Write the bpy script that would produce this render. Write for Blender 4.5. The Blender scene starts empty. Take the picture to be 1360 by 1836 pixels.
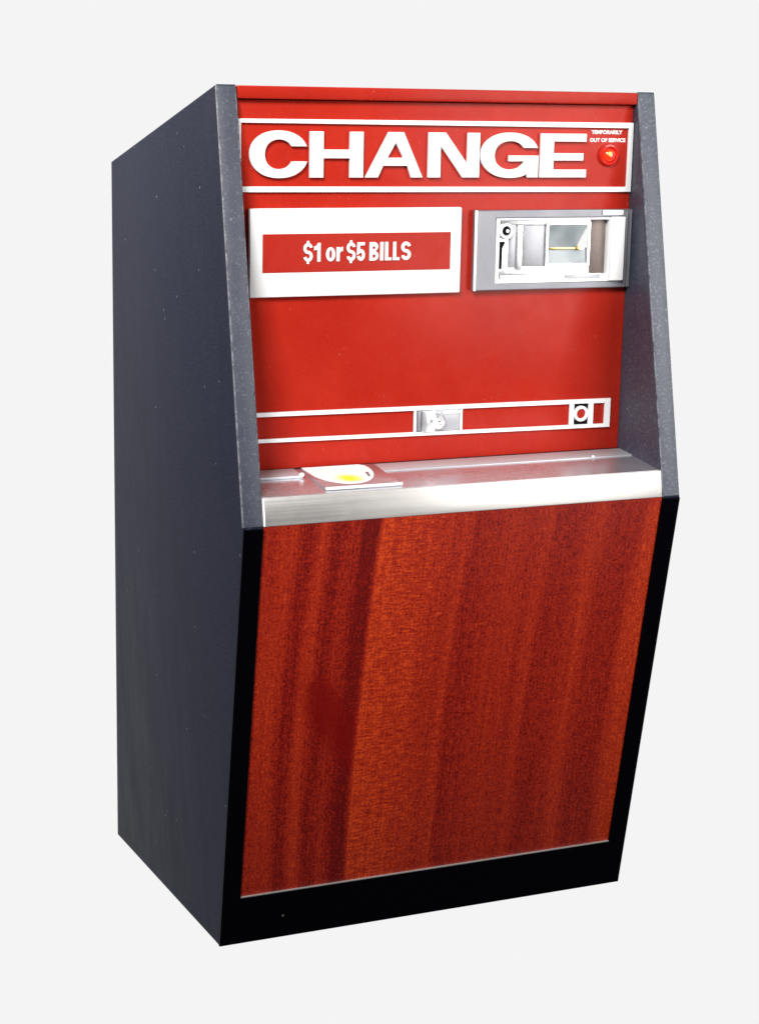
import bpy, bmesh, math, random
from mathutils import Matrix, Vector
C = bpy.context
S = C.scene
col = S.collection
random.seed(7)

# ------------------------------------------------------------------ camera
cd = bpy.data.cameras.new('camera')
cam = bpy.data.objects.new('camera', cd)
col.objects.link(cam)
right = Vector((0.9364036, -0.3474074, -0.0495617))
down = Vector((-0.0557128, -0.0077327, -0.9984169))
fwd = Vector((0.3464741, 0.9376824, -0.0265959))
eye = Vector((-0.4566038, -2.1570150, 0.5978086))
m = Matrix.Identity(4)
for i in range(3):
    m[i][0], m[i][1], m[i][2], m[i][3] = right[i], -down[i], -fwd[i], eye[i]
cam.matrix_world = m
cd.sensor_fit = 'HORIZONTAL'
cd.sensor_width = 36
cd.lens = 36 * 3015.39 / 1360
cd.shift_x = (680 - 668.24) / 1360
cd.shift_y = (797.18 - 918) / 1360
cd.clip_start = 0.02
cd.clip_end = 200
S.camera = cam

# ------------------------------------------------------------------ world: a white studio backdrop behind, a dim room in front
w = bpy.data.worlds.new('World')
S.world = w
w.use_nodes = True
nt = w.node_tree
bg = nt.nodes['Background']
tc = nt.nodes.new('ShaderNodeTexCoord')
sx = nt.nodes.new('ShaderNodeSeparateXYZ')
mr = nt.nodes.new('ShaderNodeMapRange')
mr.inputs['From Min'].default_value = 0.05
mr.inputs['From Max'].default_value = 0.30
mr.interpolation_type = 'SMOOTHSTEP'
mx = nt.nodes.new('ShaderNodeMix')
mx.data_type = 'RGBA'
mx.inputs['A'].default_value = (0.030, 0.032, 0.036, 1)
mx.inputs['B'].default_value = (0.906, 0.906, 0.906, 1)
nt.links.new(tc.outputs['Generated'], sx.inputs[0])
nt.links.new(sx.outputs['Y'], mr.inputs['Value'])
nt.links.new(mr.outputs['Result'], mx.inputs['Factor'])
nt.links.new(mx.outputs['Result'], bg.inputs['Color'])
bg.inputs['Strength'].default_value = 1.0

# ------------------------------------------------------------------ lamps
def area(name, loc, target, sx_, sy_, power, colr=(1, 1, 1)):
    l = bpy.data.lights.new(name, 'AREA')
    l.shape = 'RECTANGLE'
    l.size, l.size_y = sx_, sy_
    l.energy = power
    l.color = colr
    o = bpy.data.objects.new(name, l)
    col.objects.link(o)
    o.location = loc
    o.rotation_euler = (Vector(target) - Vector(loc)).to_track_quat('-Z', 'Y').to_euler()
    return o
area('softbox_front', (1.33, -2.0, 0.78), (0.25, -0.5, 0.60), 1.15, 1.8, 34, (1, 0.985, 0.96))
area('softbox_key', (-1.45, -2.9, 2.15), (0.25, -0.5, 0.5), 0.95, 0.95, 150, (1, 0.99, 0.97))
area('side_lamp', (-0.62, -0.12, 1.42), (0.0, -0.2, 0.92), 0.35, 0.35, 19, (1, 0.96, 0.80))

S.view_settings.view_transform = 'Standard'
S.view_settings.look = 'None'
S.view_settings.exposure = 0
S.view_settings.gamma = 1
S.view_settings.use_curve_mapping = False
S.render.engine = 'CYCLES'
S.cycles.max_bounces = 8

# ------------------------------------------------------------------ materials
def mat(name, base, rough=0.5, metal=0.0, spec=0.5, coat=0.0, emis=None, es=0.0):
    M = bpy.data.materials.new(name)
    M.use_nodes = True
    b = M.node_tree.nodes['Principled BSDF']
    b.inputs['Base Color'].default_value = (*base, 1)
    b.inputs['Roughness'].default_value = rough
    b.inputs['Metallic'].default_value = metal
    b.inputs['Specular IOR Level'].default_value = spec
    b.inputs['Coat Weight'].default_value = coat
    if emis:
        b.inputs['Emission Color'].default_value = (*emis, 1)
        b.inputs['Emission Strength'].default_value = es
    return M
class NB:
    """small node builder"""
    def __init__(s, M):
        s.t = M.node_tree; s.b = s.t.nodes['Principled BSDF']
    def n(s, typ, **kw):
        o = s.t.nodes.new(typ)
        for k, v in kw.items(): setattr(o, k, v)
        return o
    def l(s, a, b): s.t.links.new(a, b)
    def math(s, op, a, b=None, c=None, clamp=False):
        o = s.n('ShaderNodeMath', operation=op, use_clamp=clamp)
        for i, v in enumerate((a, b, c)):
            if v is None: continue
            if isinstance(v, (int, float)): o.inputs[i].default_value = v
            else: s.l(v, o.inputs[i])
        return o.outputs[0]
    def obj(s):
        return s.n('ShaderNodeTexCoord').outputs['Object']
    def scaled(s, vec, sc):
        o = s.n('ShaderNodeVectorMath', operation='MULTIPLY'); s.l(vec, o.inputs[0]); o.inputs[1].default_value = sc
        return o.outputs[0]
    def noise(s, vec, scale=1, detail=2, rough=0.5):
        o = s.n('ShaderNodeTexNoise'); s.l(vec, o.inputs['Vector'])
        o.inputs['Scale'].default_value = scale; o.inputs['Detail'].default_value = detail; o.inputs['Roughness'].default_value = rough
        return o.outputs['Fac']
    def rng(s, v, a, b, c=0.0, d=1.0, smooth=False):
        o = s.n('ShaderNodeMapRange'); s.l(v, o.inputs['Value'])
        if smooth: o.interpolation_type = 'SMOOTHSTEP'
        for k, x in zip(('From Min', 'From Max', 'To Min', 'To Max'), (a, b, c, d)): o.inputs[k].default_value = x
        return o.outputs['Result']
    def mix(s, f, a, b, mode='MIX'):
        o = s.n('ShaderNodeMix', data_type='RGBA', blend_type=mode)
        for k, v in (('Factor', f), ('A', a), ('B', b)):
            if isinstance(v, (int, float)): o.inputs[k].default_value = v
            elif isinstance(v, tuple): o.inputs[k].default_value = (*v, 1)
            else: s.l(v, o.inputs[k])
        return o.outputs['Result']
    def bump(s, h, strength, dist):
        o = s.n('ShaderNodeBump'); s.l(h, o.inputs['Height'])
        o.inputs['Strength'].default_value = strength; o.inputs['Distance'].default_value = dist
        s.l(o.outputs['Normal'], s.b.inputs['Normal'])

def vinyl(name='black_vinyl', spec=0.03, gain=1.0, blue=1.0):
    M = mat(name, (0.02, 0.02, 0.03), 0.5, spec=spec)
    k = NB(M); v = k.obj()
    mott = k.noise(k.scaled(v, (14, 22, 7)), 1, 6, 0.7)
    grain = k.noise(v, 420, 2, 0.6)
    base = k.mix(k.rng(mott, 0.35, 0.7), (0.0075*gain, 0.0090*gain, 0.0210*gain*blue), (0.0135*gain, 0.0150*gain, 0.0280*gain*blue))
    base = k.mix(k.rng(grain, 0.56, 0.74, 0, 0.45), base, (0.060*gain, 0.063*gain, 0.078*gain))
    # dust specks: sparse voronoi cells, only some of them
    vo = k.n('ShaderNodeTexVoronoi'); k.l(v, vo.inputs['Vector']); vo.inputs['Scale'].default_value = 48
    speck = k.math('LESS_THAN', vo.outputs['Distance'], 0.065)
    sel = k.math('GREATER_THAN', k.noise(v, 31, 0), 0.55)
    sp = k.math('MULTIPLY', speck, sel)
    base = k.mix(k.math('MULTIPLY', sp, 0.42), base, (0.24, 0.26, 0.30))
    # hairline scratches
    sc = k.noise(k.scaled(v, (30, 5, 190)), 1, 2, 0.5)
    scm = k.math('MULTIPLY', k.rng(sc, 0.735, 0.78), k.rng(k.noise(v, 7, 1), 0.5, 0.6))
    base = k.mix(k.math('MULTIPLY', scm, 0.5), base, (0.16, 0.17, 0.2))
    k.l(base, k.b.inputs['Base Color'])
    k.l(k.rng(mott, 0.3, 0.7, 0.48, 0.62), k.b.inputs['Roughness'])
    k.bump(grain, 0.25, 0.0006)
    return M
def red_paint():
    M = mat('red_enamel', (0.56, 0.02, 0.01), 0.3, spec=0.13)
    k = NB(M); v = k.obj()
    fine = k.noise(v, 700, 2, 0.6)
    mott = k.noise(v, 9, 4, 0.6)
    base = k.mix(k.rng(mott, 0.35, 0.7), (0.375, 0.016, 0.008), (0.425, 0.022, 0.011))
    base = k.mix(k.rng(fine, 0.62, 0.78, 0, 0.30), base, (0.75, 0.10, 0.08))
    vo = k.n('ShaderNodeTexVoronoi'); k.l(v, vo.inputs['Vector']); vo.inputs['Scale'].default_value = 110
    sp = k.math('MULTIPLY', k.math('LESS_THAN', vo.outputs['Distance'], 0.07), k.math('GREATER_THAN', k.noise(v, 27, 0), 0.57))
    base = k.mix(k.math('MULTIPLY', sp, 0.25), base, (0.8, 0.35, 0.3))
    k.l(base, k.b.inputs['Base Color'])
    k.l(k.rng(k.noise(v, 60, 4, 0.6), 0.3, 0.7, 0.20, 0.34), k.b.inputs['Roughness'])
    k.bump(fine, 0.12, 0.0004)
    return M
def brushed(name, base, rough, sc, amt=0.10, bump=0.08, metal=1.0):
    M = mat(name, base, rough, metal)
    k = NB(M); v = k.obj()
    n = k.noise(k.scaled(v, sc), 1, 4, 0.65)
    blot = k.noise(v, 22, 4, 0.6)
    b = tuple(x * (1 - amt) for x in base); c = tuple(min(1, x * (1 + amt)) for x in base)
    k.l(k.mix(k.rng(n, 0.3, 0.7), b, c), k.b.inputs['Base Color'])
    r = k.math('ADD', k.rng(n, 0.3, 0.7, rough - 0.05, rough + 0.06), k.rng(blot, 0.35, 0.7, -0.03, 0.05))
    k.l(r, k.b.inputs['Roughness'])
    if bump: k.bump(n, bump, 0.0003)
    return M
def wood():
    M = mat('mahogany_veneer', (0.3, 0.05, 0.01), 0.45, spec=0.12)
    k = NB(M); v = k.obj()
    sp = k.n('ShaderNodeSeparateXYZ'); k.l(v, sp.inputs[0]); u, h = sp.outputs['X'], sp.outputs['Y']
    # bands lean: shift(h) = 0 at top (.51), .0115 mid (.265), .0075 bottom (.06)
    t = k.math('SUBTRACT', 0.51, h)
    sh = k.math('MULTIPLY', t, k.math('SUBTRACT', 0.0795, k.math('MULTIPLY', t, 0.140)))
    wob = k.math('MULTIPLY', k.math('SUBTRACT', k.noise(k.scaled(v, (9, 5, 1)), 1, 2), 0.5), 0.009)
    fw = k.math('MULTIPLY', k.math('SUBTRACT', k.noise(k.scaled(v, (60, 170, 1)), 1, 3), 0.5), 0.0035)
    uu = k.math('ADD', k.math('ADD', u, sh), k.math('ADD', wob, fw))
    cr = k.n('ShaderNodeValToRGB'); k.l(k.math('MULTIPLY', uu, 2.0), cr.inputs['Fac'])
    stops = [(0.022, .50), (0.056, .62), (0.068, .32), (0.076, .36), (0.085, .66), (0.092, .60), (0.102, .29), (0.108, .32), (0.116, .46),
             (0.126, .42), (0.134, .20), (0.147, .16), (0.1545, .84), (0.175, .78), (0.205, .72), (0.238, .56), (0.25, .66), (0.2585, .38),
             (0.28, .46), (0.31, .56), (0.335, .48), (0.345, .62), (0.357, .40), (0.385, .44), (0.407, .66), (0.42, .44), (0.452, .40), (0.468, .70), (0.485, .74)]
    e = cr.color_ramp.elements
    while len(e) > 1: e.remove(e[0])
    e[0].position = stops[0][0] * 2; e[0].color = (stops[0][1],) * 3 + (1,)
    for p_, c_ in stops[1:]:
        q = e.new(p_ * 2); q.color = (c_, c_, c_, 1)
    band = cr.outputs['Color']
    # thin long streaks
    st = k.noise(k.scaled(v, (330, 5, 1)), 1, 3, 0.6)
    # speckled pore grain
    g1 = k.math('ADD', k.math('MULTIPLY', k.noise(k.scaled(v, (430, 330, 1)), 1, 1, 0.5), 0.6), k.math('MULTIPLY', k.noise(k.scaled(v, (520, 90, 1)), 1, 2, 0.6), 0.4))
    g2 = k.noise(k.scaled(v, (120, 90, 1)), 1, 3, 0.6)
    # cross ribbon figure, short horizontal flecks right of the sharp band edge
    rb = k.noise(k.scaled(v, (70, 420, 1)), 1, 2, 0.6)
    rmask = k.math('MULTIPLY', k.rng(uu, 0.150, 0.156, 0, 1), k.rng(uu, 0.20, 0.27, 1, 0.12))
    fac = k.math('ADD', band, k.math('MULTIPLY', k.math('SUBTRACT', st, 0.5), 0.55))
    fac = k.math('ADD', fac, k.math('MULTIPLY', k.math('SUBTRACT', g1, 0.5), 1.6))
    fac = k.math('ADD', fac, k.math('MULTIPLY', k.math('SUBTRACT', g2, 0.5), 0.4))
    rib = k.math('MULTIPLY', k.math('SUBTRACT', rb, 0.53), 1.25)
    fac = k.math('ADD', fac, k.math('MULTIPLY', rib, rmask))
    # dark patch, a slanted oval left of the sharp band edge
    du = k.math('DIVIDE', k.math('SUBTRACT', u, 0.112), 0.034)
    dv = k.math('DIVIDE', k.math('ADD', k.math('SUBTRACT', h, 0.272), k.math('MULTIPLY', k.math('SUBTRACT', u, 0.112), 1.1)), 0.038)
    dd = k.math('ADD', k.math('MULTIPLY', du, du), k.math('MULTIPLY', dv, dv))
    dn = k.math('ADD', dd, k.math('MULTIPLY', k.math('SUBTRACT', k.noise(k.scaled(v, (30, 18, 1)), 1, 4), 0.5), 2.2))
    pm = k.math('MULTIPLY', k.rng(dn, 0.0, 2.1, 1, 0, True), k.rng(uu, 0.148, 0.152, 1, 0))
    c2 = k.n('ShaderNodeValToRGB'); k.l(fac, c2.inputs['Fac'])
    e = c2.color_ramp.elements
    e[0].position = 0.0; e[0].color = (0.075, 0.003, 0.003, 1)
    e[1].position = 1.0; e[1].color = (0.46, 0.045, 0.008, 1)
    for p_, c_ in ((0.25, (0.125, 0.004, 0.003, 1)), (0.5, (0.225, 0.012, 0.005, 1)), (0.75, (0.30, 0.021, 0.006, 1))):
        q = e.new(p_); q.color = c_
    base = k.mix(k.math('MULTIPLY', pm, 0.80), c2.outputs['Color'], (0.135, 0.002, 0.002))
    k.l(base, k.b.inputs['Base Color'])
    k.bump(k.math('ADD', g1, st), 0.05, 0.0004)
    return M
VINYL = vinyl()
EDGE = vinyl('edge_sheen_vinyl', 0.8, 2.9, 0.82)  # lighter copy of the side vinyl, frontal sheen put into its colour
EDGE2 = vinyl('worn_sheen_band', 0.9, 5.5, 0.66)  # paler still: worn mottle plus softbox sheen painted into the right band
RED = red_paint()
EDGE_HILITE = mat('edge_highlight', (0.12, 0.125, 0.15), 0.5, spec=0.4)  # pale grey of the highlight painted along the panel edges
kb = NB(EDGE_HILITE); kb.l(kb.mix(kb.rng(kb.noise(kb.scaled(kb.obj(), (30, 90, 30)), 1, 4, 0.7), 0.4, 0.62), (0.06, 0.064, 0.08), (0.21, 0.22, 0.25)), kb.b.inputs['Base Color'])
POLISH = brushed('polished_chrome', (0.84, 0.84, 0.86), 0.28, (300, 60, 60), 0.05, metal=0.8, bump=0.0)
WOOD = wood()
WHITE = mat('white_plastic', (0.86, 0.86, 0.86), 0.4)
BLACK = mat('black_lacquer', (0.0008, 0.0008, 0.0018), 0.35, spec=0.04)
GAP = mat('dark_gap', (0.006, 0.005, 0.008), 0.8, spec=0.1)
STEEL = brushed('brushed_steel', (0.56, 0.54, 0.52), 0.38, (4, 500, 500), 0.03, metal=0.75, bump=0.0)
TRAYM = brushed('tray_steel', (0.68, 0.69, 0.73), 0.29, (5, 600, 600), 0.10, bump=0.02, metal=0.85)
FLANGE = brushed('flange_steel', (0.58, 0.59, 0.62), 0.38, (6, 400, 400), 0.12, bump=0.02, metal=0.45)
ZINC = brushed('satin_zinc', (0.26, 0.26, 0.285), 0.45, (500, 60, 60), 0.10, metal=0.6)
CHROME = mat('chrome', (0.86, 0.87, 0.88), 0.12, 1.0)
SATIN = brushed('satin_chrome', (0.42, 0.42, 0.45), 0.45, (260, 260, 260), 0.10, metal=0.5)
BRIGHT = mat('polished_aluminium', (0.95, 0.95, 0.95), 0.5, 0.25)
BRASS = mat('brass', (0.80, 0.55, 0.20), 0.25, 1.0)
YEL = mat('yellow_brass', (0.95, 0.86, 0.05), 0.5, 0.0)
LEDM = mat('red_lens', (0.85, 0.03, 0.01), 0.08, spec=0.8, coat=1.0, emis=(1.0, 0.06, 0.01), es=0.4)
FIL = mat('lamp_glow', (1.0, 0.5, 0.1), 0.3, emis=(1.0, 0.42, 0.06), es=1.0)
BEZ = mat('red_plastic', (0.55, 0.02, 0.012), 0.18, spec=0.6, coat=0.6)
BROWN = brushed('brown_reflection', (0.19, 0.15, 0.135), 0.45, (300, 300, 300), 0.1, metal=0.4)  # reflection of the bezel's inner wall, put in as a brown colour

# ------------------------------------------------------------------ dimensions
W = 0.5; H = 0.922; T_ = 0.0212
YB, YK, YT, YR = -0.3488, -0.5350, -0.5196, 0.2008    # front bottom, front kink, front top, rear bottom
HK = 0.4744
BASE = Vector((0.25, -0.10, 0.0))
root = bpy.data.objects.new('change_machine', None)
col.objects.link(root)
root.location = BASE
root.empty_display_size = 0.1
root['label'] = 'coin change machine with black sides, red front lettered CHANGE and wood panel below'
root['category'] = 'change machine'

def frame(origin, vdir):
    V = Vector(vdir).normalized(); X = Vector((1, 0, 0)); N = X.cross(V)
    M = Matrix.Identity(4)
    for i in range(3):
        M[i][0], M[i][1], M[i][2], M[i][3] = X[i], V[i], N[i], origin[i]
    return M
FACE = frame(Vector((0, -0.44272, 0.5273)), (0, -0.0761, 0.3947))       # u across, v up the red face, w out of it
TRAYF = frame(Vector((0, -0.44272, 0.5273)), (0, -0.0923, -0.02274))    # v runs forward; w points down (away from the top)
LOW = frame(Vector((0, YB, 0)), (0, YK - YB, HK))
WORLD = Matrix.Identity(4)

def link(name, me, material, M=WORLD, parent=None, smooth=True):
    o = bpy.data.objects.new(name, me)
    col.objects.link(o)
    if material: 
        me.materials.clear(); me.materials.append(material)
    p = parent or root
    o.parent = p
    o['_m'] = [x for r in M for x in r]
    pm = Matrix([o_row for o_row in PM[p.name]]) if p.name in PM else Matrix.Translation(BASE)
    o.matrix_parent_inverse = Matrix.Identity(4)
    o.matrix_basis = pm.inverted() @ M
    PM[o.name] = M.copy()
    del o['_m']
    if smooth:
        for q in me.polygons: q.use_smooth = True
        me.set_sharp_from_angle(angle=math.radians(32))
    return o
PM = {'change_machine': Matrix.Translation(BASE)}

def bm_box(bm, x0, x1, y0, y1, z0, z1, bev=0.0, seg=2):
    r = bmesh.ops.create_cube(bm, size=1)
    for v in r['verts']:
        v.co = Vector(((x0 + x1) / 2 + v.co.x * (x1 - x0), (y0 + y1) / 2 + v.co.y * (y1 - y0), (z0 + z1) / 2 + v.co.z * (z1 - z0)))
    if bev:
        ed = list({e for v in r['verts'] for e in v.link_edges})
        bmesh.ops.bevel(bm, geom=ed, offset=bev, segments=seg, affect='EDGES', profile=0.5)
def box(name, x0, x1, y0, y1, z0, z1, material, M=WORLD, parent=None, bev=0.0008):
    bm = bmesh.new(); bm_box(bm, x0, x1, y0, y1, z0, z1, bev)
    me = bpy.data.meshes.new(name); bm.to_mesh(me); bm.free()
    return link(name, me, material, M, parent)
def boxes(name, lst, material, M=WORLD, parent=None, bev=0.0005):
    bm = bmesh.new()
    for b in lst: bm_box(bm, *b, bev)
    me = bpy.data.meshes.new(name); bm.to_mesh(me); bm.free()
    return link(name, me, material, M, parent)
def prism(name, outlines, w0, w1, material, M=WORLD, parent=None, bev=0.0004):
    """closed outlines (first ones outer, others holes) in the local x,y plane, from depth w0 to w1"""
    cu = bpy.data.curves.new(name, 'CURVE'); cu.dimensions = '2D'; cu.fill_mode = 'BOTH'
    for pts in outlines:
        s = cu.splines.new('POLY'); s.points.add(len(pts) - 1)
        for q, (a, b) in zip(s.points, pts): q.co = (a, b, 0, 1)
        s.use_cyclic_u = True
    cu.extrude = (w1 - w0) / 2 - bev; cu.bevel_depth = bev; cu.bevel_resolution = 1; cu.offset = -bev
    tmp = bpy.data.objects.new('tmp', cu); col.objects.link(tmp)
    C.view_layer.update()
    me = bpy.data.meshes.new_from_object(tmp.evaluated_get(C.evaluated_depsgraph_get()))
    bpy.data.objects.remove(tmp); bpy.data.curves.remove(cu)
    for v in me.vertices: v.co.z += (w0 + w1) / 2
    me.name = name
    return link(name, me, material, M, parent)
def lathe(name, prof, cx, cy, material, M, parent=None, n=40):
    """prof: list of (radius, w)"""
    bm = bmesh.new(); rings = []
    for r, z in prof:
        if r < 1e-6: rings.append([bm.verts.new((cx, cy, z))])
        else: rings.append([bm.verts.new((cx + r * math.cos(2 * math.pi * i / n), cy + r * math.sin(2 * math.pi * i / n), z)) for i in range(n)])
    for a, b in zip(rings, rings[1:]):
        for i in range(n):
            j = (i + 1) % n
            if len(a) == 1 and len(b) == 1: continue
            if len(a) == 1: bm.faces.new((a[0], b[i], b[j]))
            elif len(b) == 1: bm.faces.new((a[i], b[0], a[j]))
            else: bm.faces.new((a[i], b[i], b[j], a[j]))
    bmesh.ops.recalc_face_normals(bm, faces=bm.faces)
    me = bpy.data.meshes.new(name); bm.to_mesh(me); bm.free()
    return link(name, me, material, M, parent)

# ------------------------------------------------------------------ cabinet
def side(x0, x1):
    bm = bmesh.new()
    out = [(YR, 0), (YB, 0), (YK, HK), (YT, H), (0.0, H)]
    a = [bm.verts.new((x0, y, z)) for y, z in out]
    b = [bm.verts.new((x1, y, z)) for y, z in out]
    bm.faces.new(a); bm.faces.new(list(reversed(b)))
    for i in range(5):
        j = (i + 1) % 5
        bm.faces.new((a[j], a[i], b[i], b[j]))
    bmesh.ops.recalc_face_normals(bm, faces=bm.faces)
    bmesh.ops.bevel(bm, geom=list(bm.edges), offset=0.0014, segments=3, affect='EDGES', profile=0.5)
    me = bpy.data.meshes.new('side_panel'); bm.to_mesh(me); bm.free()
    return link('side_panel', me, VINYL)
side(0, T_); side(W - T_, W)
# banding on upper front edges, sheen put into its colour; liners on inner cheeks
UP = frame(Vector((0, YK, HK)), (0, YT - YK, H - HK))
UL = math.hypot(YT - YK, H - HK)
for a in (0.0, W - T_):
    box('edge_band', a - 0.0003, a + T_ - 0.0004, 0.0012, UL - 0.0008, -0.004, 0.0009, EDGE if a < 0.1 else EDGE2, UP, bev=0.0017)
for a, g in ((-0.0004, 1), (T_ - 0.0016, 0.6), (W - T_ - 0.0004, 1)):
    box('highlight_line', a, a + 0.0012 * g, 0.0015, UL - 0.001, -0.001, 0.0012, EDGE_HILITE, UP, bev=0.0002)  # thin light strips standing in for the highlight on the panel corners
for a, b in ((T_ - 0.0004, T_ + 0.0006), (W - T_ - 0.0012, W - T_ + 0.0004)):
    bm = bmesh.new()
    out = [(-0.42, 0.50), (YK + 0.0022, 0.50), (YT + 0.0022, H - 0.002), (-0.42, H - 0.002)]
    q0 = [bm.verts.new((a, y, z)) for y, z in out]; q1 = [bm.verts.new((b, y, z)) for y, z in out]
    bm.faces.new(q0); bm.faces.new(q1[::-1])
    for i in range(4):
        j = (i + 1) % 4; bm.faces.new((q0[j], q0[i], q1[i], q1[j]))
    bmesh.ops.recalc_face_normals(bm, faces=bm.faces)
    me = bpy.data.meshes.new('side_liner'); bm.to_mesh(me); bm.free(); link('side_liner', me, EDGE)
box('top_panel', T_, W - T_, -0.505, -0.004, H - 0.018, H - 0.0015, VINYL)
box('bottom_panel', T_, W - T_, YB + 0.03, YR - 0.03, 0.006, 0.02, VINYL)
bm = bmesh.new()
vs = [bm.verts.new(c) for c in ((T_, -0.006, H - 0.02), (W - T_, -0.006, H - 0.02), (W - T_, YR - 0.006, 0.002), (T_, YR - 0.006, 0.002))]
f = bm.faces.new(vs); bmesh.ops.solidify(bm, geom=[f], thickness=0.01)
me = bpy.data.meshes.new('back_panel'); bm.to_mesh(me); bm.free(); link('back_panel', me, VINYL)

# ------------------------------------------------------------------ red face
FW = -0.0035      # depth of the red sheet, measured along the face normal
U0, U1 = T_ + 0.0008, W - T_ - 0.0016
box('face_backing', T_, W - T_, -0.012, 0.386, -0.03, FW - 0.0045, GAP, FACE, bev=0)
box('face_panel', U0, U1, -0.0065, 0.3872, FW - 0.004, FW, RED, FACE, bev=0.0005)
box('cap_trim', U0 - 0.0004, U1 + 0.0012, 0.3880, 0.4012, -0.014, 0.0035, RED, FACE, bev=0.0022)
RW = FW + 0.0032  # height of raised white mouldings
def rect(a, b, c, d): return [(a, b), (c, b), (c, d), (a, d)]
# title border: an open frame (left end tucked behind the side panel edge)
prism('title_border', [[(0.0235, 0.2942), (0.4768, 0.2930), (0.4768, 0.3686), (0.0235, 0.3683)],
                       [(0.0268, 0.3000), (0.4714, 0.2985), (0.4714, 0.3627), (0.0268, 0.3642)]], FW, RW, WHITE, FACE)

# ------------------------------------------------------------------ lettering
VB, VT = 0.3090, 0.3562
def ell(cx, cy, rx, ry, a0, a1, n=40, p=2.15):
    out = []
    for i in range(n + 1):
        a = math.radians(a0 + (a1 - a0) * i / n); c, s = math.cos(a), math.sin(a)
        out.append((cx + rx * math.copysign(abs(c) ** (2 / p), c), cy + ry * math.copysign(abs(s) ** (2 / p), s)))
    return out
def at_v(cx, cy, rx, ry, v, p=2.15):    # x on the right side of the ellipse at height v
    s = min(1, abs((v - cy) / ry)); c = (1 - s ** p) ** (1 / p)
    return cx + rx * c, math.degrees(math.atan2(math.copysign(s ** (p / 2), v - cy), c ** (p / 2)))
def letter_C(u0, u1):
    cy = (VB + VT) / 2; ry = (VT - VB) / 2 + 0.0006; cx = (u0 + u1) / 2 + 0.0006; rx = (u1 - u0) / 2
    irx, iry = rx - 0.0162, ry - 0.0092; vh, vl = 0.3408, 0.3255
    _, a = at_v(cx, cy, rx, ry, vh); _, b = at_v(cx, cy, rx, ry, vl)
    o = ell(cx, cy, rx, ry, a, 360 + b, 64)
    _, a = at_v(cx, cy, irx, iry, vh); _, b = at_v(cx, cy, irx, iry, vl)
    return [o + ell(cx, cy, irx, iry, 360 + b, a, 56)]
def letter_G(u0, u1):
    cy = (VB + VT) / 2; ry = (VT - VB) / 2 + 0.0006; cx = (u0 + u1) / 2; rx = (u1 - u0) / 2
    irx, iry = rx - 0.0162, ry - 0.0092; vh = 0.3405
    _, a = at_v(cx, cy, rx, ry, vh)
    o = ell(cx, cy, rx, ry, a, 302, 64)
    o += [(u1 - 0.0150, 0.3150), (u1 - 0.0132, VB), (u1 - 0.0005, VB), (u1 - 0.0005, 0.3325), (u0 + 0.0330, 0.3325), (u0 + 0.0330, 0.3262)]
    xi, b = at_v(cx, cy, irx, iry, 0.3262)
    _, a = at_v(cx, cy, irx, iry, vh)
    return [o + ell(cx, cy, irx, iry, 360 + b, a, 56)]
S1 = 0.0150
def letter_H(u0, u1):
    return [[(u0, VB), (u0 + S1, VB), (u0 + S1, 0.3288), (u1 - S1, 0.3288), (u1 - S1, VB), (u1, VB), (u1, VT), (u1 - S1, VT), (u1 - S1, 0.3378), (u0 + S1, 0.3378), (u0 + S1, VT), (u0, VT)]]
def letter_A(u0, u1):
    k = (u1 - u0) / 102.0; g = lambda px, v: (u0 + (px - 655) * k, v)
    return [[g(655, VB), g(677, VB), g(686, 0.3212), g(729, 0.3212), g(736, VB), g(757, VB), g(722, VT), g(695, VT)],
            [g(693.5, 0.3296), g(721.5, 0.3296), g(708, 0.3452)]]
def letter_N(u0, u1):
    s = 0.0142
    return [[(u0, VB), (u0 + s, VB), (u0 + s, 0.3420), (u1 - s - 0.0055, VB), (u1, VB), (u1, VT), (u1 - s, VT), (u1 - s, 0.3235), (u0 + s + 0.0055, VT), (u0, VT)]]
def letter_E(u0, u1):
    s = 0.0158
    return [[(u0, VB), (u1, VB), (u1, 0.3176), (u0 + s, 0.3176), (u0 + s, 0.3272), (u1 - 0.0040, 0.3272), (u1 - 0.0040, 0.3352), (u0 + s, 0.3352), (u0 + s, 0.3476), (u1 - 0.0008, 0.3476), (u1 - 0.0008, VT), (u0, VT)]]
LW = FW + 0.0042
for fn, a, b, ch in ((letter_C, 0.0350, 0.0978, 'C'), (letter_H, 0.1002, 0.1590, 'H'), (letter_A, 0.1616, 0.2262, 'A'), (letter_N, 0.2322, 0.2915, 'N'), (letter_G, 0.2930, 0.3618, 'G'), (letter_E, 0.3638, 0.4198, 'E')):
    o = prism('letter', fn(a, b), FW, LW, WHITE, FACE, bev=0.0005)
    o['label'] = 'raised white capital %s of the word CHANGE' % ch

def stroke(pts, t):
    """outline of a thick open polyline with mitred joints"""
    L, R = [], []
    n = len(pts)
    for i, (x, y) in enumerate(pts):
        d0 = Vector(pts[i]) - Vector(pts[i - 1]) if i else None
        d1 = Vector(pts[i + 1]) - Vector(pts[i]) if i < n - 1 else None
        if d0 is None: d0 = d1
        if d1 is None: d1 = d0
        a, b = d0.normalized(), d1.normalized()
        tan = (a + b).normalized(); nn = Vector((-tan.y, tan.x)); s = t / 2 / max(0.5, nn.dot(Vector((-a.y, a.x))))
        L.append((x + nn.x * s, y + nn.y * s)); R.append((x - nn.x * s, y - nn.y * s))
    return L + R[::-1]
def arc(cx, cy, rx, ry, a0, a1, n=14):
    return [(cx + rx * math.cos(math.radians(a0 + (a1 - a0) * i / n)), cy + ry * math.sin(math.radians(a0 + (a1 - a0) * i / n))) for i in range(n + 1)]
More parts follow.
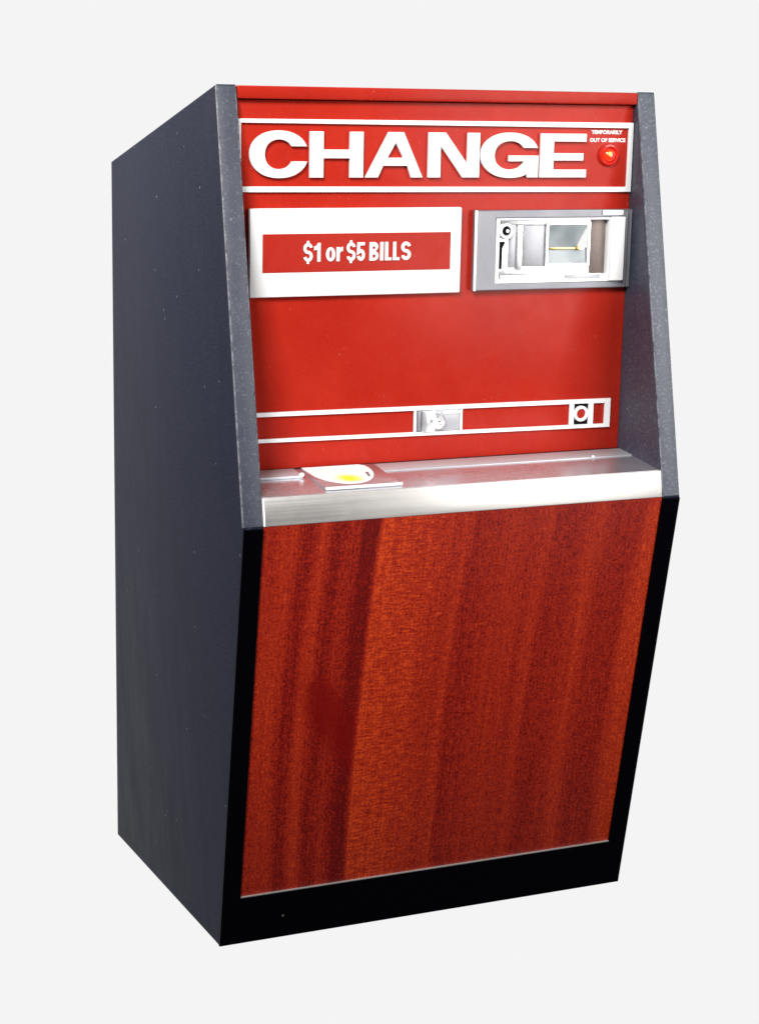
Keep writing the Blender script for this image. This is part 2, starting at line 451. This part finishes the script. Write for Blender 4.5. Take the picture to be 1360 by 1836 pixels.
# bold condensed glyphs in a box of width w and height 1 cap; x and y in metres
def g_S(x0, x1, y0, y1, t):
    cx = (x0 + x1) / 2; rx = (x1 - x0 - t) / 2; q = (y1 - y0 - t) / 4
    return [stroke(arc(cx, y1 - t / 2 - q, rx, q, 12, 268, 22) + arc(cx, y0 + t / 2 + q, rx, q, 88, -168, 22), t)]
def g_dollar(x0, x1, y0, y1, t):
    cx = (x0 + x1) / 2; b = t * 0.42
    return g_S(x0, x1, y0, y1, t), [rect(cx - b, y1 - 0.0004, cx + b, y1 + 0.0022)], [rect(cx - b, y0 - 0.0022, cx + b, y0 + 0.0004)]
def g_1(x0, x1, y0, y1, t):
    return [[(x1 - t, y0), (x1, y0), (x1, y1), (x1 - t * 0.85, y1), (x1 - t * 1.1, y1 - 0.0022), (x0, y1 - 0.0042), (x0, y1 - 0.0078), (x1 - t, y1 - 0.0070)]]
def g_5(x0, x1, y0, y1, t):
    cx = (x0 + x1) / 2; rx = (x1 - x0 - t) / 2; q = (y1 - y0) * 0.23
    cy = y0 + t / 2 + q
    return [stroke([(x1 - 0.0003, y1 - t / 2), (x0 + t / 2 + 0.0005, y1 - t / 2), (x0 + t / 2 + 0.0001, cy + q * 0.62)] + arc(cx, cy, rx, q, 92, -165, 24), t)]
def g_o(x0, x1, y0, y1, t):
    cx, cy = (x0 + x1) / 2, (y0 + y1) / 2
    return [arc(cx, cy, (x1 - x0) / 2, (y1 - y0) / 2, 0, 350, 35), arc(cx, cy, (x1 - x0) / 2 - t, (y1 - y0) / 2 - t * 0.8, 0, 350, 35)]
def g_r(x0, x1, y0, y1, t):
    return [[(x0, y0), (x0 + t, y0), (x0 + t, y1 - 0.0065), (x0 + t + 0.0012, y1 - 0.0045), (x1, y1 - 0.0042), (x1, y1 + 0.0002), (x0 + t + 0.0012, y1 - 0.0003), (x0 + t, y1 - 0.0020), (x0 + t, y1), (x0, y1)]]
def g_B(x0, x1, y0, y1, t):
    h = y1 - y0; m_ = y0 + h * 0.52; hx = t * 0.82
    o = [(x0, y0)] + arc(x1 - 0.0050, y0 + h * .26, 0.0050, h * .26, -90, 85, 12) + arc(x1 - 0.0052, m_ + h * .24, 0.0046, h * .24, -85, 90, 12) + [(x0, y1)]
    return [o, [(x0 + t, y0 + hx)] + arc(x1 - t - 0.0012, y0 + hx + h * .09, 0.0014, h * .09, -90, 90, 8) + [(x0 + t, y0 + hx + h * .18)],
            [(x0 + t, m_ + 0.0018)] + arc(x1 - t - 0.0014, m_ + 0.0018 + h * .08, 0.0013, h * .08, -90, 90, 8) + [(x0 + t, m_ + 0.0018 + h * .16)]]
def g_I(x0, x1, y0, y1, t): return [rect(x0, y0, x1, y1)]
def g_L(x0, x1, y0, y1, t): return [[(x0, y0), (x1, y0), (x1, y0 + t * 0.85), (x0 + t, y0 + t * 0.85), (x0 + t, y1), (x0, y1)]]

# ---- white plate with the red strip
BW = FW + 0.0065
sign = box('bill_sign', 0.0352, 0.2718, 0.1858, 0.2777, FW, BW, WHITE, FACE, bev=0.0016)
strip = box('sign_strip', 0.0488, 0.2590, 0.2115, 0.2515, BW - 0.0006, BW + 0.0004, RED, FACE, sign, bev=0)
KX = 0.1204 / 1097; X = lambda a: 0.0926 + (a - 125) * KX
y0, y1, xh = 0.2224, 0.2419, 0.2372
gw0, gw1 = BW + 0.0004, BW + 0.0016
ST = 0.0036
words = [('$', 126, 220), ('1', 232, 298), ('o', 352, 446), ('r', 458, 524), ('$', 560, 652), ('5', 664, 748), ('B', 793, 888), ('I', 903, 938), ('L', 954, 1022), ('L', 1036, 1104), ('S', 1120, 1222)]
for ch, a, b in words:
    a, b = X(a), X(b)
    outs = []
    if ch == '$': outs = list(g_dollar(a, b, y0, y1, ST * .92))
    elif ch == '1': outs = [g_1(a, b, y0, y1, ST)]
    elif ch == 'o': outs = [g_o(a, b, y0, xh, ST)]
    elif ch == 'r': outs = [g_r(a, b, y0, xh, ST)]
    elif ch == '5': outs = [g_5(a, b, y0, y1, ST * .92)]
    elif ch == 'B': outs = [g_B(a, b, y0, y1, ST)]
    elif ch == 'I': outs = [g_I(a, b, y0, y1, ST)]
    elif ch == 'L': outs = [g_L(a, b, y0, y1, ST)]
    elif ch == 'S': outs = [g_S(a, b, y0, y1, ST)]
    # merge the pieces of one glyph into one mesh
    bm = bmesh.new()
    for i, q in enumerate(outs):
        o = prism('tmp', q, gw0, gw1 - 0.0002 * i, WHITE, FACE, sign, bev=0.0002)
        bm.from_mesh(o.data); me = o.data; PM.pop(o.name, None); bpy.data.objects.remove(o); bpy.data.meshes.remove(me)
    me = bpy.data.meshes.new('sign_letter'); bm.to_mesh(me); bm.free()
    o = link('sign_letter', me, WHITE, FACE, sign)

# ---- the tiny warning line above the lamp (stroke capitals built from bars)
def text(name, body, u, v, height, width, w0, M, parent=None, off=0.03):
    cu = bpy.data.curves.new(name, 'FONT'); cu.body = body; cu.size = 1; cu.extrude = 0.04; cu.offset = off
    tmp = bpy.data.objects.new('tmp', cu); col.objects.link(tmp); C.view_layer.update()
    me = bpy.data.meshes.new_from_object(tmp.evaluated_get(C.evaluated_depsgraph_get()))
    bpy.data.objects.remove(tmp); bpy.data.curves.remove(cu)
    xs = [q.co.x for q in me.vertices]; ys = [q.co.y for q in me.vertices]
    for q in me.vertices:
        q.co.x = u + (q.co.x - min(xs)) / (max(xs) - min(xs)) * width
        q.co.y = v + (q.co.y - min(ys)) / (max(ys) - min(ys)) * height
        q.co.z = w0 + 0.0006 * (1 if q.co.z > 0 else 0)
    return link(name, me, WHITE, M, parent, smooth=False)
text('warning_lettering', 'TEMPORARILY', 0.4262, 0.3560, 0.0042, 0.0380, FW, FACE)
text('warning_lettering', 'OUT OF SERVICE', 0.4246, 0.3474, 0.0042, 0.0440, FW, FACE)

# ---- indicator lamp
lampc = (0.4483, 0.3332)
bz = lathe('indicator_lamp', [(0.0118, FW), (0.0122, FW + 0.0015), (0.0114, FW + 0.0034), (0.0098, FW + 0.0040), (0.0086, FW + 0.0034), (0.0078, FW + 0.0012), (0.0076, FW)], *lampc, BEZ, FACE)
lathe('lamp_lens', [(0.0074, FW + 0.0005), (0.0072, FW + 0.0028), (0.0058, FW + 0.0052), (0.0032, FW + 0.0066), (0, FW + 0.0070)], *lampc, LEDM, FACE, bz)
lathe('lamp_filament', [(0.0, FW + 0.0081), (0.0016, FW + 0.0078), (0.0026, FW + 0.0062), (0.0028, FW + 0.0050)], lampc[0] - 0.0012, lampc[1] + 0.0014, FIL, FACE, bz)

# ------------------------------------------------------------------ bill acceptor
AW = FW + 0.0080
acc = prism('bill_acceptor', [rect(0.2868, 0.1872, 0.4782, 0.2742), rect(0.3118, 0.1945, 0.4560, 0.2655)], FW, AW, ZINC, FACE, bev=0.0012)
# bright edge bars of the housing
box('edge_strip', 0.2862, 0.2892, 0.1872, 0.2742, AW - 0.0004, AW + 0.0010, BRIGHT, FACE, acc, bev=0.0004)
# bright bezel inside
bez = prism('slot_bezel', [rect(0.3120, 0.1947, 0.4558, 0.2653), rect(0.3160, 0.1972, 0.4490, 0.2632)], FW, AW + 0.0008, BRIGHT, FACE, acc, bev=0.0006)
box('slot_plate', 0.3160, 0.4490, 0.1972, 0.2632, FW, FW + 0.0010, POLISH, FACE, acc, bev=0)
box('bright_block', 0.4500, 0.4672, 0.1956, 0.2662, AW + 0.0010, AW + 0.0045, WHITE, FACE, acc, bev=0.0008)
box('bright_block', 0.4400, 0.4655, 0.2680, 0.2735, AW + 0.0001, AW + 0.0022, WHITE, FACE, acc, bev=0.0006)
boxes('side_rib', [(0.4690, 0.4718, 0.188, 0.273, AW + 0.0001, AW + 0.0020), (0.4745, 0.4765, 0.188, 0.273, AW + 0.0001, AW + 0.0020)], ZINC, FACE, acc)
PW = FW + 0.0010
boxes('chrome_rail', [(0.3165, 0.4255, 0.2575, 0.2628, PW, PW + 0.0025), (0.3390, 0.3460, 0.2085, 0.2573, PW, PW + 0.0022), (0.3165, 0.4255, 0.2030, 0.2080, PW, PW + 0.0028)], POLISH, FACE, acc)
box('brown_reflection', 0.4300, 0.4480, 0.2030, 0.2630, PW, PW + 0.0012, BROWN, FACE, acc, bev=0.0003)  # strip that stands for the brown reflection in the slot
box('lower_strip', 0.4000, 0.4440, 0.1976, 0.2020, PW, PW + 0.0010, SATIN, FACE, acc, bev=0.0003)
box('satin_plate', 0.3475, 0.3725, 0.2120, 0.2572, PW, PW + 0.0014, SATIN, FACE, acc, bev=0.0006)
box('satin_plate', 0.3300, 0.3385, 0.2110, 0.2568, PW, PW + 0.0010, SATIN, FACE, acc, bev=0.0006)
wfr = prism('window_frame', [rect(0.3735, 0.2118, 0.4285, 0.2606), rect(0.3770, 0.2150, 0.4248, 0.2572)], PW, PW + 0.0040, POLISH, FACE, acc, bev=0.0006)
GLASSM = mat('slot_reflection', (0.62, 0.70, 0.72), 0.30, 0.4)
k = NB(GLASSM); sp_ = k.n('ShaderNodeSeparateXYZ'); k.l(k.obj(), sp_.inputs[0])
k.l(k.mix(k.rng(k.noise(k.obj(), 30, 1), 0.35, 0.65), (0.30, 0.345, 0.37), (0.55, 0.59, 0.61)), k.b.inputs['Base Color'])  # bluish reflection in the window painted as mottled base colour
# upper and lower wedge of the window meet in a V behind a brass rod
def quad(name, pts, material, M, parent):
    bm = bmesh.new(); f = bm.faces.new([bm.verts.new(p) for p in pts]); bmesh.ops.solidify(bm, geom=[f], thickness=0.0006)
    me = bpy.data.meshes.new(name); bm.to_mesh(me); bm.free(); return link(name, me, material, M, parent, smooth=False)
quad('slot_jaw', [(0.3770, 0.2325, PW + 0.0010), (0.4120, 0.2325, PW + 0.0010), (0.4240, 0.2572, PW + 0.0034), (0.3770, 0.2572, PW + 0.0034)], GLASSM, FACE, acc)
quad('slot_jaw', [(0.3770, 0.2150, PW + 0.0020), (0.4248, 0.2150, PW + 0.0020), (0.4248, 0.2300, PW + 0.0010), (0.3770, 0.2300, PW + 0.0010)], GLASSM, FACE, acc)
quad('slot_jaw', [(0.4123, 0.2318, PW + 0.0012), (0.4248, 0.2318, PW + 0.0030), (0.4248, 0.2572, PW + 0.0036), (0.4243, 0.2572, PW + 0.0036)], BRIGHT, FACE, acc)
boxes('brass_rod', [(0.3772, 0.4150, 0.2302, 0.2322, PW + 0.0012, PW + 0.0030)], BRASS, FACE, acc)
lathe('brass_pin', [(0.0, PW + 0.0050), (0.0018, PW + 0.0046), (0.0024, PW + 0.0034), (0.0024, PW + 0.001)], 0.4135, 0.2316, BRASS, FACE, acc, 20)
# key lock of the acceptor: a ring and a slot below it
lathe('key_ring', [(0.0094, PW), (0.0094, PW + 0.0034), (0.0080, PW + 0.0044), (0.0058, PW + 0.0044), (0.0048, PW + 0.0030), (0.0048, PW)], 0.3258, 0.2515, POLISH, FACE, acc, 32)
lathe('key_hole', [(0.0, PW + 0.0010), (0.0048, PW + 0.0010)], 0.3258, 0.2515, GAP, FACE, acc, 24)
lathe('key_core', [(0.0, PW + 0.0034), (0.0020, PW + 0.0030), (0.0022, PW + 0.001)], 0.3268, 0.2512, CHROME, FACE, acc, 20)
prism('key_slot', [[(0.3192, 0.2098), (0.3226, 0.2098), (0.3228, 0.2330), (0.3262, 0.2385), (0.3240, 0.2400), (0.3188, 0.2396)]], PW, PW + 0.0008, GAP, FACE, acc, bev=0.0001)
lathe('acceptor_screw', [(0.0, PW + 0.0030), (0.0020, PW + 0.0028), (0.0026, PW + 0.0014), (0.0026, PW)], 0.3190, 0.2008, ZINC, FACE, acc, 20)

# ------------------------------------------------------------------ lower stripe, emblem and lock
vt = lambda u: 0.0636 - (u - 0.044) * 0.0086        # the moulding sits a hair out of level
vb = lambda u: 0.0310 - (u - 0.044) * 0.0100
ua, ub = 0.0222, 0.4640
prism('stripe_border', [[(ua, vb(ua)), (ub, vb(ub)), (ub, vt(ub)), (ua, vt(ua))],
                        [(ua + 0.003, vb(ua) + .0040), (0.2230, vb(.22) + .0040), (0.2230, vt(.22) - .0046), (ua + 0.003, vt(ua) - .0046)],
                        [(0.2255, vb(.22) + .0040), (0.2780, vb(.28) + .0040), (0.2780, vt(.28) - .0046), (0.2255, vt(.22) - .0046)],
                        [(0.2805, vb(.28) + .0040), (0.4126, vb(.41) + .0040), (0.4126, vt(.41) - .0048), (0.2805, vt(.28) - .0046)],
                        [(0.4180, vb(.41) + .0040), (0.4366, vb(.43) + .0040), (0.4366, vt(.43) - .0050), (0.4180, vt(.41) - .0048)],
                        [(0.4425, vb(.44) + .0040), (0.4572, vb(.46) + .0040), (0.4572, vt(.46) - .0052), (0.4425, vt(.44) - .0050)]], FW, RW, WHITE, FACE, bev=0.0003)
rc = (0.4273, 0.0438)
box('emblem_backing', 0.4184, 0.4362, vb(.43) + .0044, vt(.43) - .0054, FW, FW + 0.0006, GAP, FACE, bev=0)
lathe('ring_emblem', [(0.0056, FW + 0.0006), (0.0056, RW - 0.0002), (0.0060, RW), (0.0086, RW), (0.0090, RW - 0.0003), (0.0090, FW + 0.0006)], *rc, WHITE, FACE)
lathe('emblem_center', [(0.0, FW + 0.0014), (0.0055, FW + 0.0012), (0.0055, FW + 0.0006)], *rc, RED, FACE)
lk = box('lock', 0.2258, 0.2778, vb(.25) + .0042, vt(.25) - .0048, FW, FW + 0.0018, SATIN, FACE, bev=0.0004)
box('lock_end', 0.2262, 0.2312, vb(.23) + .0046, vt(.23) - .0052, FW + 0.0018, FW + 0.0034, ZINC, FACE, lk, bev=0.0006)
box('lock_body', 0.2318, 0.2470, vb(.24) + .0044, vt(.24) - .0052, FW + 0.0018, FW + 0.0058, POLISH, FACE, lk, bev=0.0007)
box('lock_rail', 0.2570, 0.2776, vt(.26) - .0096, vt(.26) - .0068, FW + 0.0018, FW + 0.0034, BRIGHT, FACE, lk, bev=0.0004)
lathe('lock_cylinder', [(0.0, FW + 0.0092), (0.0030, FW + 0.0092), (0.0034, FW + 0.0086), (0.0072, FW + 0.0088), (0.0086, FW + 0.0078), (0.0090, FW + 0.0060), (0.0090, FW + 0.0018)], 0.2500, 0.0446, POLISH, FACE, lk)
prism('keyhole', [[(0.2492, 0.0452), (0.2504, 0.0442), (0.2514, 0.0450), (0.2502, 0.0464)]], FW + 0.0090, FW + 0.0098, GAP, FACE, lk, bev=0.0001)
boxes('lock_mark', [(0.2478, 0.2488, 0.0496, 0.0510, FW + 0.0086, FW + 0.0091), (0.2504, 0.2530, 0.0412, 0.0417, FW + 0.0086, FW + 0.0091), (0.2522, 0.2530, 0.0460, 0.0474, FW + 0.0086, FW + 0.0091)], GAP, FACE, lk, bev=0)

# ------------------------------------------------------------------ coin tray
tr = box('tray', T_, W - T_, -0.010, 0.0925, 0.0, 0.004, TRAYM, TRAYF, bev=0)
# rear flange, left of the cup
fl = boxes('tray_flange', [(T_ + 0.0006, 0.0850, 0.0002, 0.0300, -0.0018, 0.0), (T_ + 0.0006, 0.0850, 0.0300, 0.0330, -0.0028, 0.0)], FLANGE, TRAYF, tr, 0.0006)
boxes('tray_flange', [(0.1700, W - T_ - 0.0006, 0.0002, 0.0300, -0.0012, 0.0)], FLANGE, TRAYF, tr, 0.0004)
box('seam_gap_line', T_ + 0.0006, W - T_ - 0.0006, -0.0008, 0.0012, FW - 0.001, FW + 0.0006, GAP, FACE, bev=0)  # added dark strip that draws the gap between face and tray
lathe('tray_screw', [(0.0, -0.0056), (0.0020, -0.0052), (0.0028, -0.0042), (0.0028, -0.002)], 0.0838, 0.0318, BRIGHT, TRAYF, tr, 24)
lathe('tray_screw', [(0.0, -0.0026), (0.0012, -0.0024), (0.0016, -0.0016), (0.0016, -0.001)], 0.4300, 0.0270, BRIGHT, TRAYF, tr, 24)
# slightly raised plate with a bright rolled front edge
pl = box('cup_plate', 0.0925, 0.1765, 0.0010, 0.0830, -0.0016, 0.0, TRAYM, TRAYF, bev=0.0004)
bm = bmesh.new()
bmesh.ops.create_cone(bm, cap_ends=True, segments=16, radius1=0.0017, radius2=0.0017, depth=0.0842, matrix=Matrix.Translation((0.1345, 0.0846, -0.0022)) @ Matrix.Rotation(math.pi / 2, 4, 'Y'))
me = bpy.data.meshes.new('rolled_edge'); bm.to_mesh(me); bm.free(); link('rolled_edge', me, BRIGHT, TRAYF, pl)
# the coin cup: a shallow half-oval scoop with a raised rim
CUPM = mat('cup_glint', (0.95, 0.95, 0.93), 0.5, 0.0)  # blown-out glint on the metal cup painted as near-white colour
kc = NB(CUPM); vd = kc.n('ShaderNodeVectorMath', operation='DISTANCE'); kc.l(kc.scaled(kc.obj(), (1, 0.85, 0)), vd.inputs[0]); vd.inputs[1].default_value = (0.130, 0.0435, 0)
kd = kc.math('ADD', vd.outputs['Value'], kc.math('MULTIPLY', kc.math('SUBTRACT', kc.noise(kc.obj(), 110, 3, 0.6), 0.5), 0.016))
kc.l(kc.mix(kc.rng(kd, 0.004, 0.018, 0, 1, True), (0.93, 0.88, 0.04), (0.95, 0.95, 0.93)), kc.b.inputs['Base Color'])  # yellow part of the glint painted as a soft patch
pts = [(0.0935, 0.0015)] + [(0.130 + 0.0345 * math.cos(math.radians(a)), 0.020 + 0.050 * math.sin(math.radians(a))) for a in range(165, -16, -6)] + [(0.158, 0.0015)]
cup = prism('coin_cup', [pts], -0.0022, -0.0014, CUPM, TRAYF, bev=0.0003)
prism('cup_slot', [[(0.1520, 0.050), (0.1545, 0.0495), (0.1575, 0.034), (0.1545, 0.033)]], -0.0025, -0.0020, ZINC, TRAYF, cup, bev=0.0001)
# front lip
lip = box('tray_lip', T_ + 0.0006, W - T_ - 0.0003, YK, YK + 0.012, 0.4754, 0.5048, STEEL, bev=0.0009)
box('lip_end', T_ + 0.0002, T_ + 0.0022, YK - 0.0008, YK + 0.006, 0.4756, 0.5042, BRIGHT, parent=lip, bev=0.0005)

# ------------------------------------------------------------------ lower front
LL = math.hypot(YK - YB, HK)
WB = 0.0598
prism('lower_frame', [[(0.0002, -0.0005), (W - 0.0002, -0.0005), (W - 0.0002, LL - 0.0006), (W - T_, LL - 0.0006), (W - T_, WB), (T_, WB), (T_, LL - 0.0006), (0.0002, LL - 0.0006)]], -0.006, 0.0016, BLACK, LOW, bev=0.0007)
box('wood_panel', T_ + 0.0004, W - T_ - 0.0004, WB + 0.0016, LL + 0.0005, -0.02, -0.0010, WOOD, LOW, bev=0.0004)
box('trim_strip', T_ + 0.0004, W - T_ - 0.0004, WB + 0.0001, WB + 0.0016, -0.006, 0.0004, STEEL, LOW, bev=0.0002)
lathe('frame_pin', [(0.0, 0.0026), (0.0010, 0.0024), (0.0014, 0.0016)], 0.0720, 0.0285, mat('dark_pin', (0.06, 0.055, 0.04), 0.4), LOW, n=16)

for o in list(col.objects):
    if o.type == 'MESH' and o.parent is None: print('UNPARENTED', o.name)
